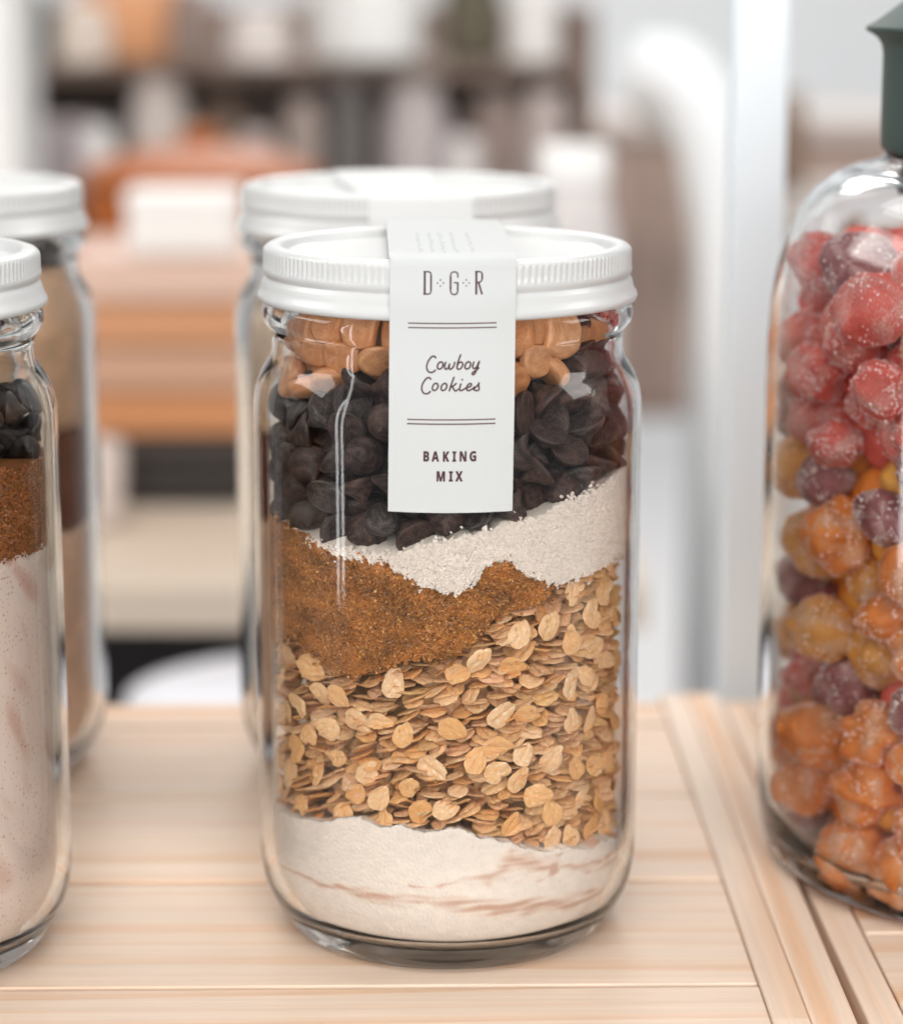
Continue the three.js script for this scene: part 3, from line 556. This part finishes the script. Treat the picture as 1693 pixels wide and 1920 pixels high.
// ---------------------------------------------------------------- candy jar on the right
const CJ = [0.1484, -0.0013, -0.042];
{
  const g = thing('candy_jar', 'large domed glass jar of sugared candies with a dark green stopper', 'jar', CJ);
  const out = [[0, 0.004], [0.045, 0.003], [0.0555, 0.0006], [0.0585, 0.0004], [0.0612, 0.0012], [0.0635, 0.003], [0.0650, 0.006], [0.0664, 0.011], [0.0672, 0.018], [0.0676, 0.03], [0.0678, 0.08], [0.0678, 0.125], [0.0676, 0.138], [0.0669, 0.148], [0.0656, 0.1565], [0.0636, 0.1635], [0.0606, 0.170], [0.0566, 0.1752], [0.0520, 0.1788], [0.0470, 0.1808], [0.0430, 0.1818], [0.0405, 0.1826], [0.0400, 0.1835], [0.0396, 0.184], [0.0388, 0.1838]];
  const inn = [[0.0382, 0.183], [0.0384, 0.1815], [0.0408, 0.1795], [0.0462, 0.1783], [0.0510, 0.1764], [0.0552, 0.173], [0.0589, 0.1682], [0.0616, 0.1622], [0.0634, 0.156], [0.0646, 0.148], [0.0652, 0.138], [0.0654, 0.125], [0.0654, 0.08], [0.0652, 0.03], [0.0646, 0.019], [0.0632, 0.013], [0.0605, 0.0088], [0.056, 0.0068], [0.04, 0.0066], [0, 0.0066]];
  part('glass_body', lathe([...out, ...inn], 128), glassMat, g);
  const green = std(0.035, 0.062, 0.052, { roughness: 0.55 });
  part('stopper', lathe([[0, 0.176], [0.036, 0.176], [0.0365, 0.1785], [0.0372, 0.183], [0.0400, 0.1846], [0.0408, 0.1856], [0.0410, 0.19], [0.0410, 0.2], [0.0410, 0.2085], [0.0414, 0.2106], [0.0424, 0.2122], [0.0438, 0.2132], [0.0452, 0.2139], [0.0455, 0.2146], [0.0448, 0.2152], [0.0430, 0.2162], [0.0400, 0.2184], [0.036, 0.2215], [0.030, 0.2245], [0.02, 0.2262], [0, 0.2268]], 96), green, g);
  const candyIn = profileRadius(inn);
  const palette = {
    orange: [[0.98, 0.57, 0.20], 'orange'], red: [[0.92, 0.40, 0.35], 'red'], amber: [[0.96, 0.67, 0.28], 'amber yellow'], plum: [[0.62, 0.32, 0.34], 'plum purple'],
  };
  const candyMats = {};
  let s = 50;
  for (const k in palette) {
    const c = palette[k][0]; s += 7;
    const tex = dataTex(512, 256, (u, v) => {
      const a = u * 2 * Math.PI, x = Math.cos(a) * 3, y = Math.sin(a) * 3, z = v * 6;
      const patch = clamp(noise(x * 0.55 + s, y * 0.55, z * 0.55) * 1.4 + 0.32, 0, 1), g1 = noise(x * 9, y * 9 + s, z * 9), g2 = noise(x * 17, y * 17, z * 17 + s);
      const sug = clamp((g1 * 0.9 + g2 * 0.9) * 1.5 + patch * 1.15 - 0.28, 0, 1) * 0.78, t = 1 + noise(x * 0.5, y * 0.5, z * 0.5 + s) * 0.14;
      return [lerp(c[0] * t, 0.95, sug), lerp(c[1] * t, 0.86, sug), lerp(c[2] * t, 0.83, sug)];
    }, true);
    candyMats[k] = new THREE.MeshPhysicalMaterial({ name: 'sugared candy', map: tex, roughness: 0.62, transmission: 0.38, thickness: 0, clearcoat: 0.15, clearcoatRoughness: 0.5 });
  }
  const lumps = [0, 1, 2, 3].map((v) => {
    const geo = mergeVertices(new THREE.IcosahedronGeometry(1, 9)), p = geo.attributes.position;
    for (let i = 0; i < p.count; i++) {
      const d = V3(p.getX(i), p.getY(i), p.getZ(i)).normalize();
      let k = 1 + 0.16 * noise(d.x * 1.4 + v * 5, d.y * 1.4, d.z * 1.4) + 0.045 * noise(d.x * 4 + v, d.y * 4, d.z * 4) + 0.035 * noise(d.x * 11, d.y * 11 + v, d.z * 11) + 0.02 * noise(d.x * 22, d.y * 22, d.z * 22 + v);
      if (v === 1) k *= 1 + 0.14 * Math.cos(d.y * 7);
      p.setXYZ(i, d.x * k, d.y * k * (v === 2 ? 0.8 : 1), d.z * k * (v === 3 ? 1.25 : 1));
    }
    geo.computeVertexNormals(); return geo;
  });
  const ps = packSpheres(860, flat(7.4), 0.165, candyIn, () => rr(0.0050, 0.0082), 130);
  const rest = [], restCol = [], dust = [], dustCol = [], pv = V3(0, 0, 0);
  for (const q of ps) {
    const deg = Math.atan2(q.x, q.z) / D2R, r = Math.hypot(q.x, q.z), seen = deg > -120 && deg < 40 && r > candyIn(q.y) - 0.017;
    const band = q.y > 0.112, k = rnd();
    const kind = band ? (k < 0.76 ? 'red' : k < 0.93 ? 'orange' : 'plum') : q.y > 0.06 ? (k < 0.42 ? 'orange' : k < 0.68 ? 'amber' : k < 0.84 ? 'red' : 'plum') : (k < 0.52 ? 'orange' : k < 0.72 ? 'amber' : k < 0.86 ? 'plum' : 'red');
    const e = q.r * 1.05, m = new THREE.Matrix4().compose(V3(q.x + CJ[0], q.y + CJ[1], q.z + CJ[2]), Q.setFromEuler(new THREE.Euler(rr(0, 6), rr(0, 6), rr(0, 6))), V3(e, e, e));
    if (!seen) { rest.push(m); restCol.push(lin(...palette[kind][0].map((x) => Math.pow(x, 2.2)))); continue; }
    const o = shade(new THREE.Mesh(lumps[Math.floor(rnd() * 4)], candyMats[kind])); o.name = numbered('sugared_candy'); o.applyMatrix4(m); scene.add(o);
    const base = lin(...palette[kind][0].map((x) => Math.pow(x, 2.2))), lp = o.geometry.attributes.position, ph = rr(0, 90);
    for (let t = 0; t < 560; t++) {           // sugar crystals stuck to the candy, thicker in patches
      pv.fromBufferAttribute(lp, Math.floor(rnd() * lp.count));
      if (noise(pv.x * 1.5 + ph, pv.y * 1.5, pv.z * 1.5) + rr(-0.35, 0.35) < 0.02) continue;
      pv.applyMatrix4(m);
      if (Math.hypot(pv.x - CJ[0], pv.z - CJ[2]) > candyIn(pv.y - CJ[1]) - 0.0003 || pv.z < CJ[2] - 0.02) continue;
      const sz = rr(0.00025, 0.00058);
      dust.push(new THREE.Matrix4().compose(pv, Q.setFromEuler(new THREE.Euler(rr(0, 6), rr(0, 6), rr(0, 6))), V3(sz, sz, sz))); dustCol.push(base.clone().lerp(lin(0.92, 0.86, 0.84), rr(0.45, 0.95)));
    }
    tag(o, `${palette[kind][1]} sugar-dusted candy ${q.y > 0.125 ? 'under the dome' : q.y > 0.085 ? 'above the middle' : q.y > 0.045 ? 'below the middle' : 'near the bottom'} of the candy jar, ${deg < -62 ? 'by its left edge' : deg < -25 ? 'left of its centre' : 'at its front'}`, 'candy', 'sugared candies in the domed jar');
  }
  instanced('candy_sugar', grainGeo, crystalMat, dust, 'fine sugar crystals coating the candies in the domed jar', 'sugar', dustCol);
  instanced('sugared_candies', lumps[0], new THREE.MeshPhysicalMaterial({ name: 'candy', roughness: 0.65 }), rest, 'sugared candies deeper inside the domed glass jar', 'candy', restCol);
}

// ---------------------------------------------------------------- the shop behind, far out of focus
const whiteWood = std(0.8, 0.82, 0.84, { roughness: 0.5 });
{ // white upright just behind the boards
  const g = thing('white_upright', 'white square shelf upright standing between the middle jar and the candy jar', 'post', [0.0966, -0.9, -0.212]);
  part('post', box(0.0172, 1.62, 0.0172, 0.002).translate(0, 0.81, 0), std(0.80, 0.88, 0.94, { roughness: 0.4 }), g);
  part('foot', box(0.06, 0.012, 0.06, 0.003).translate(0, 0.006, 0), whiteWood, g);
}
{ // display table on the left
  const g = thing('display_table', 'beige display table behind the jars with a dark space beneath', 'table', [-0.36, -0.9, -1.0]);
  const top = std(0.62, 0.52, 0.42);
  for (let i = 0; i < 4; i++) part('plank', box(0.92, 0.024, 0.171, 0.002).translate(0, 0.813, -0.26 + i * 0.1735), top, g);
  for (const x of [-0.42, 0.42]) for (const z of [-0.3, 0.3]) part('leg', box(0.05, 0.8, 0.05, 0.003).translate(x, 0.4, z), std(0.03, 0.025, 0.025), g);
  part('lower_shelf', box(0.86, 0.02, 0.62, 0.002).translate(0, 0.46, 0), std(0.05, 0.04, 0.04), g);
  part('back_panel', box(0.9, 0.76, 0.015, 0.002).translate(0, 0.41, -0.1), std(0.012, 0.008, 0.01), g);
}
{
  const g = thing('white_bucket', 'blurred white tub under the beige display table', 'tub', [-0.085, -0.43, -0.60]);
  part('tub', lathe([[0, 0], [0.05, 0], [0.056, 0.004], [0.066, 0.29], [0.070, 0.296], [0.070, 0.304], [0.063, 0.304], [0.06, 0.02], [0, 0.02]], 48), std(0.72, 0.72, 0.78), g);
  part('tub_lid', lathe([[0, 0.318], [0.06, 0.318], [0.072, 0.314], [0.073, 0.306], [0.0705, 0.3055]], 48), std(0.75, 0.75, 0.8), g);
}
{
  const g = thing('slate_tray', 'dark tray under the peach slatted crate', 'tray', [-0.12, -0.074, -0.93]);
  part('base', box(0.24, 0.03, 0.16, 0.006).translate(0, 0.016, 0), std(0.03, 0.024, 0.022), g);
  part('rim', box(0.25, 0.008, 0.17, 0.003).translate(0, 0.0335, 0), std(0.05, 0.04, 0.035), g);
}
{
  const g = thing('slatted_crate', 'blurred peach wooden crate of stacked slats behind the jars', 'crate', [-0.125, -0.036, -0.93]);
  const cols = [[0.60, 0.26, 0.11], [0.56, 0.33, 0.22], [0.58, 0.28, 0.14], [0.66, 0.46, 0.37]].map((c) => std(...c));
  for (let i = 0; i < 4; i++) { for (const s of [1, -1]) part('slat', box(0.235, 0.024, 0.008, 0.002).translate(0, 0.0135 + i * 0.0262, s * 0.07), cols[i], g); for (const s of [1, -1]) part('slat', box(0.008, 0.024, 0.13, 0.002).translate(s * 0.112, 0.0135 + i * 0.0262, 0), cols[i], g); }
  part('crate_floor', box(0.215, 0.006, 0.13, 0.001).translate(0, 0.004, 0), cols[1], g);
  part('cloth', box(0.212, 0.09, 0.128, 0.012).translate(0, 0.055, 0), std(0.68, 0.5, 0.44), g);
}
{
  const g = thing('white_carton', 'blurred white carton standing on the peach crate', 'box', [-0.155, 0.0668, -0.90]);
  part('carton', box(0.064, 0.03, 0.05, 0.004).translate(0, 0.0155, 0), std(0.84, 0.82, 0.79), g);
  part('carton_lid', box(0.067, 0.009, 0.053, 0.004).translate(0, 0.0335, 0), std(0.86, 0.84, 0.82), g);
}
{
  const g = thing('orange_pot', 'blurred burnt orange pot behind the white carton', 'pot', [-0.168, -0.074, -1.13]);
  const o = std(0.34, 0.085, 0.008, { roughness: 0.5 });
  part('pot_body', lathe([[0, 0], [0.05, 0], [0.07, 0.03], [0.078, 0.1], [0.078, 0.165], [0.073, 0.165], [0.071, 0.05], [0, 0.03]], 48), o, g);
  part('pot_lid', lathe([[0.081, 0.167], [0.081, 0.172], [0.06, 0.182], [0.03, 0.189], [0.012, 0.191], [0.014, 0.2], [0, 0.203]], 48), o, g);
  part('handle', new THREE.TorusGeometry(0.018, 0.005, 8, 24).translate(-0.086, 0.13, 0), std(0.12, 0.05, 0.02), g);
}
{
  const g = thing('white_ramekin', 'small blurred white cup beside the dark tray', 'cup', [-0.205, -0.074, -0.80]);
  part('cup', lathe([[0, 0], [0.018, 0], [0.022, 0.004], [0.024, 0.045], [0.021, 0.045], [0.019, 0.008], [0, 0.008]], 40), std(0.75, 0.66, 0.62), g);
}
{
  const g = thing('white_bottle', 'blurred white bottle to the right behind the back lid', 'bottle', [0.066, -0.074, -0.76]);
  part('bottle', lathe([[0, 0], [0.022, 0], [0.024, 0.004], [0.024, 0.16], [0.02, 0.18], [0.018, 0.196], [0.0, 0.196]], 40), std(0.62, 0.58, 0.57), g);
  part('bottle_cap', lathe([[0.019, 0.194], [0.019, 0.211], [0.017, 0.213], [0, 0.213]], 40), std(0.84, 0.83, 0.82), g);
}
{ // sideboard with goods, at the back of the shop on the left
  const g = thing('back_shelf', 'blurred taupe shelf unit at the top of the picture', 'shelf', [-0.16, -0.9, -1.85]);
  const tp = std(0.29, 0.22, 0.185), tp2 = std(0.22, 0.155, 0.125);
  part('back_panel', box(0.56, 1.1, 0.02, 0.002).translate(0, 0.55, -0.16), tp, g);
  for (const x of [-0.28, 0.28]) part('side_panel', box(0.018, 1.1, 0.32, 0.002).translate(x, 0.55, 0), tp2, g);
  for (const y of [0.06, 0.5, 0.93, 1.045]) part('shelf_board', box(0.54, 0.014, 0.31, 0.002).translate(0, y, 0), tp2, g);
}
const jarShape = (r, h) => lathe([[0, 0], [r * 0.85, 0], [r, h * 0.06], [r, h * 0.72], [r * 0.8, h * 0.85], [r * 0.74, h * 0.86], [r * 0.74, h], [0, h]], 32);
const crock = (name, label, cat, x, y, z, r, h, c, capc) => { const g = thing(name, label, cat, [x, y, z]); part('vessel', jarShape(r, h), std(...c), g); part('cap', lathe([[r * 0.78, h * 0.88], [r * 0.78, h * 1.03], [0, h * 1.04]], 32), std(...capc), g); };
crock('mauve_crock', 'blurred mauve grey crock low on the taupe shelf', 'crock', -0.345, 0.038, -1.74, 0.042, 0.062, [0.44, 0.38, 0.40], [0.5, 0.43, 0.45]);
crock('pale_crock', 'blurred pale pink crock in the middle of the taupe shelf', 'crock', -0.262, 0.038, -1.72, 0.026, 0.098, [0.62, 0.55, 0.51], [0.66, 0.58, 0.54]);
crock('brown_crock', 'blurred dark brown crock beside the pale pink crock', 'crock', -0.205, 0.038, -1.74, 0.024, 0.078, [0.16, 0.11, 0.08], [0.2, 0.14, 0.11]);
crock('grey_bottle', 'blurred dark grey bottle on the taupe shelf above the back lid', 'bottle', -0.092, 0.038, -1.72, 0.02, 0.098, [0.17, 0.155, 0.15], [0.2, 0.18, 0.18]);
crock('rose_crock', 'blurred pale rose crock to the right of the dark grey bottle', 'crock', -0.032, 0.038, -1.72, 0.031, 0.092, [0.56, 0.50, 0.50], [0.6, 0.54, 0.53]);
crock('taupe_crock', 'blurred taupe crock near the dark end of the shelf', 'crock', 0.045, 0.038, -1.74, 0.03, 0.085, [0.34, 0.26, 0.23], [0.36, 0.29, 0.26]);
crock('orange_tin', 'blurred orange tin on top of the taupe shelf', 'tin', -0.285, 0.153, -1.74, 0.06, 0.07, [0.68, 0.33, 0.16], [0.72, 0.44, 0.3]);
crock('green_bottle', 'blurred dark green bottle beside the orange tin', 'bottle', -0.372, 0.153, -1.72, 0.017, 0.06, [0.06, 0.08, 0.075], [0.08, 0.1, 0.09]);
crock('white_vase', 'blurred white vase on top of the taupe shelf', 'vase', -0.075, 0.153, -1.70, 0.05, 0.12, [0.82, 0.82, 0.81], [0.84, 0.84, 0.83]);
crock('olive_bottle', 'blurred dark olive bottle to the right of the white vase', 'bottle', 0.02, 0.153, -1.72, 0.027, 0.09, [0.11, 0.095, 0.06], [0.13, 0.11, 0.08]);
[[-0.315, 0.153, 0.024, 0.05, [0.7, 0.6, 0.52], 'cream'], [-0.225, 0.153, 0.02, 0.062, [0.26, 0.19, 0.16], 'dark tan'], [-0.165, 0.153, 0.026, 0.044, [0.72, 0.66, 0.63], 'pale pink'], [-0.39, 0.038, 0.018, 0.085, [0.36, 0.27, 0.24], 'rust brown'], [-0.305, 0.038, 0.014, 0.06, [0.78, 0.74, 0.72], 'white'], [-0.168, 0.038, 0.018, 0.055, [0.55, 0.46, 0.44], 'dusky pink'], [-0.128, 0.038, 0.016, 0.08, [0.36, 0.29, 0.26], 'cocoa brown'], [0.012, 0.038, 0.015, 0.05, [0.74, 0.70, 0.69], 'chalk white'], [0.082, 0.038, 0.018, 0.088, [0.5, 0.42, 0.4], 'mauve brown'], [0.072, 0.153, 0.022, 0.07, [0.76, 0.73, 0.71], 'off white']].forEach(([x, y, r, h, c, word], i) => crock('small_jar', `blurred small ${word} jar on the taupe shelf`, 'jar', x, y, -1.63 - 0.02 * (i % 2), r, h, c, c.map((v) => Math.min(0.85, v * 1.15))));
{
  const g = thing('white_column', 'blurred white column at the top left corner', 'column', [-0.405, -0.9, -1.42]);
  part('shaft', box(0.15, 2.2, 0.12, 0.006).translate(0, 1.1, 0), std(0.8, 0.81, 0.81), g);
  part('plinth', box(0.17, 0.1, 0.14, 0.006).translate(0, 0.05, 0), whiteWood, g);
}
{ // white bent-tube stool on the right
  const g = thing('white_stool', 'blurred white bent-tube stool frame left of the white upright', 'stool', [0.19, -0.9, -1.2]);
  const c = (pts) => new THREE.TubeGeometry(new THREE.CatmullRomCurve3(pts.map((p) => V3(...p))), 60, 0.027, 14);
  part('leg_tube', c([[0.0, 1.02, -0.05], [-0.05, 1.058, -0.03], [-0.025, 1.055, 0], [0.0, 0.99, 0.01], [0.012, 0.85, 0.02], [0.014, 0.6, 0.03], [0.016, 0.02, 0.04]]), std(0.80, 0.83, 0.85), g);
  part('leg_tube', c([[0.0, 1.02, -0.05], [0.03, 1.0, -0.2], [0.035, 0.8, -0.3], [0.035, 0.02, -0.34]]), std(0.80, 0.83, 0.85), g);
}
{
  const g = thing('beige_cabinet', 'blurred pinkish beige low cabinet behind the white stool', 'cabinet', [0.24, -0.9, -2.6]);
  part('carcass', box(0.72, 0.34, 0.3, 0.006).translate(0, 0.77, 0), std(0.42, 0.31, 0.26), g);
  part('top', box(0.75, 0.02, 0.33, 0.004).translate(0, 0.951, 0), std(0.58, 0.52, 0.49), g);
  for (const s of [-1, 1]) { const d = part('door', box(0.35, 0.3, 0.014, 0.003).translate(s * 0.178, 0.77, 0.158), std(0.45, 0.33, 0.28), g); part('handle', box(0.012, 0.08, 0.012, 0.004).translate(s * 0.03, 0.78, 0.172), std(0.3, 0.25, 0.22), d); }
  for (const s of [-1, 1]) for (const z of [-0.12, 0.12]) part('leg', box(0.04, 0.6, 0.04, 0.004).translate(s * 0.32, 0.3, z), whiteWood, g);
}
crock('amber_bottle', 'blurred brown bottle between the white upright and the candy jar', 'bottle', 0.268, 0.06, -1.45, 0.016, 0.075, [0.2, 0.13, 0.09], [0.3, 0.22, 0.17]);
{
  const g = thing('grey_stand', 'blurred pale grey stand carrying the brown bottle', 'stand', [0.30, -0.9, -1.45]);
  part('top', box(0.22, 0.02, 0.2, 0.004).translate(0, 0.949, 0), std(0.5, 0.45, 0.42), g);
  part('column', box(0.12, 0.94, 0.12, 0.004).translate(0, 0.47, 0), std(0.66, 0.63, 0.61), g);
}
const struct = (name, geo, mat, label) => { const m = shade(new THREE.Mesh(geo, mat)); m.name = name; scene.add(m); m.userData = { label, kind: 'structure' }; };
struct('floor', new THREE.BoxGeometry(9, 0.1, 7.5).translate(0, -0.95, -2.4), std(0.72, 0.72, 0.73, { roughness: 0.5 }), 'pale grey shop floor far behind the jars');
struct('wall', new THREE.BoxGeometry(9, 3.2, 0.1).translate(0, 0.7, -5.6), std(0.76, 0.78, 0.80, { roughness: 0.8 }), 'pale wall at the far end of the shop');

renderer.render(scene, camera);
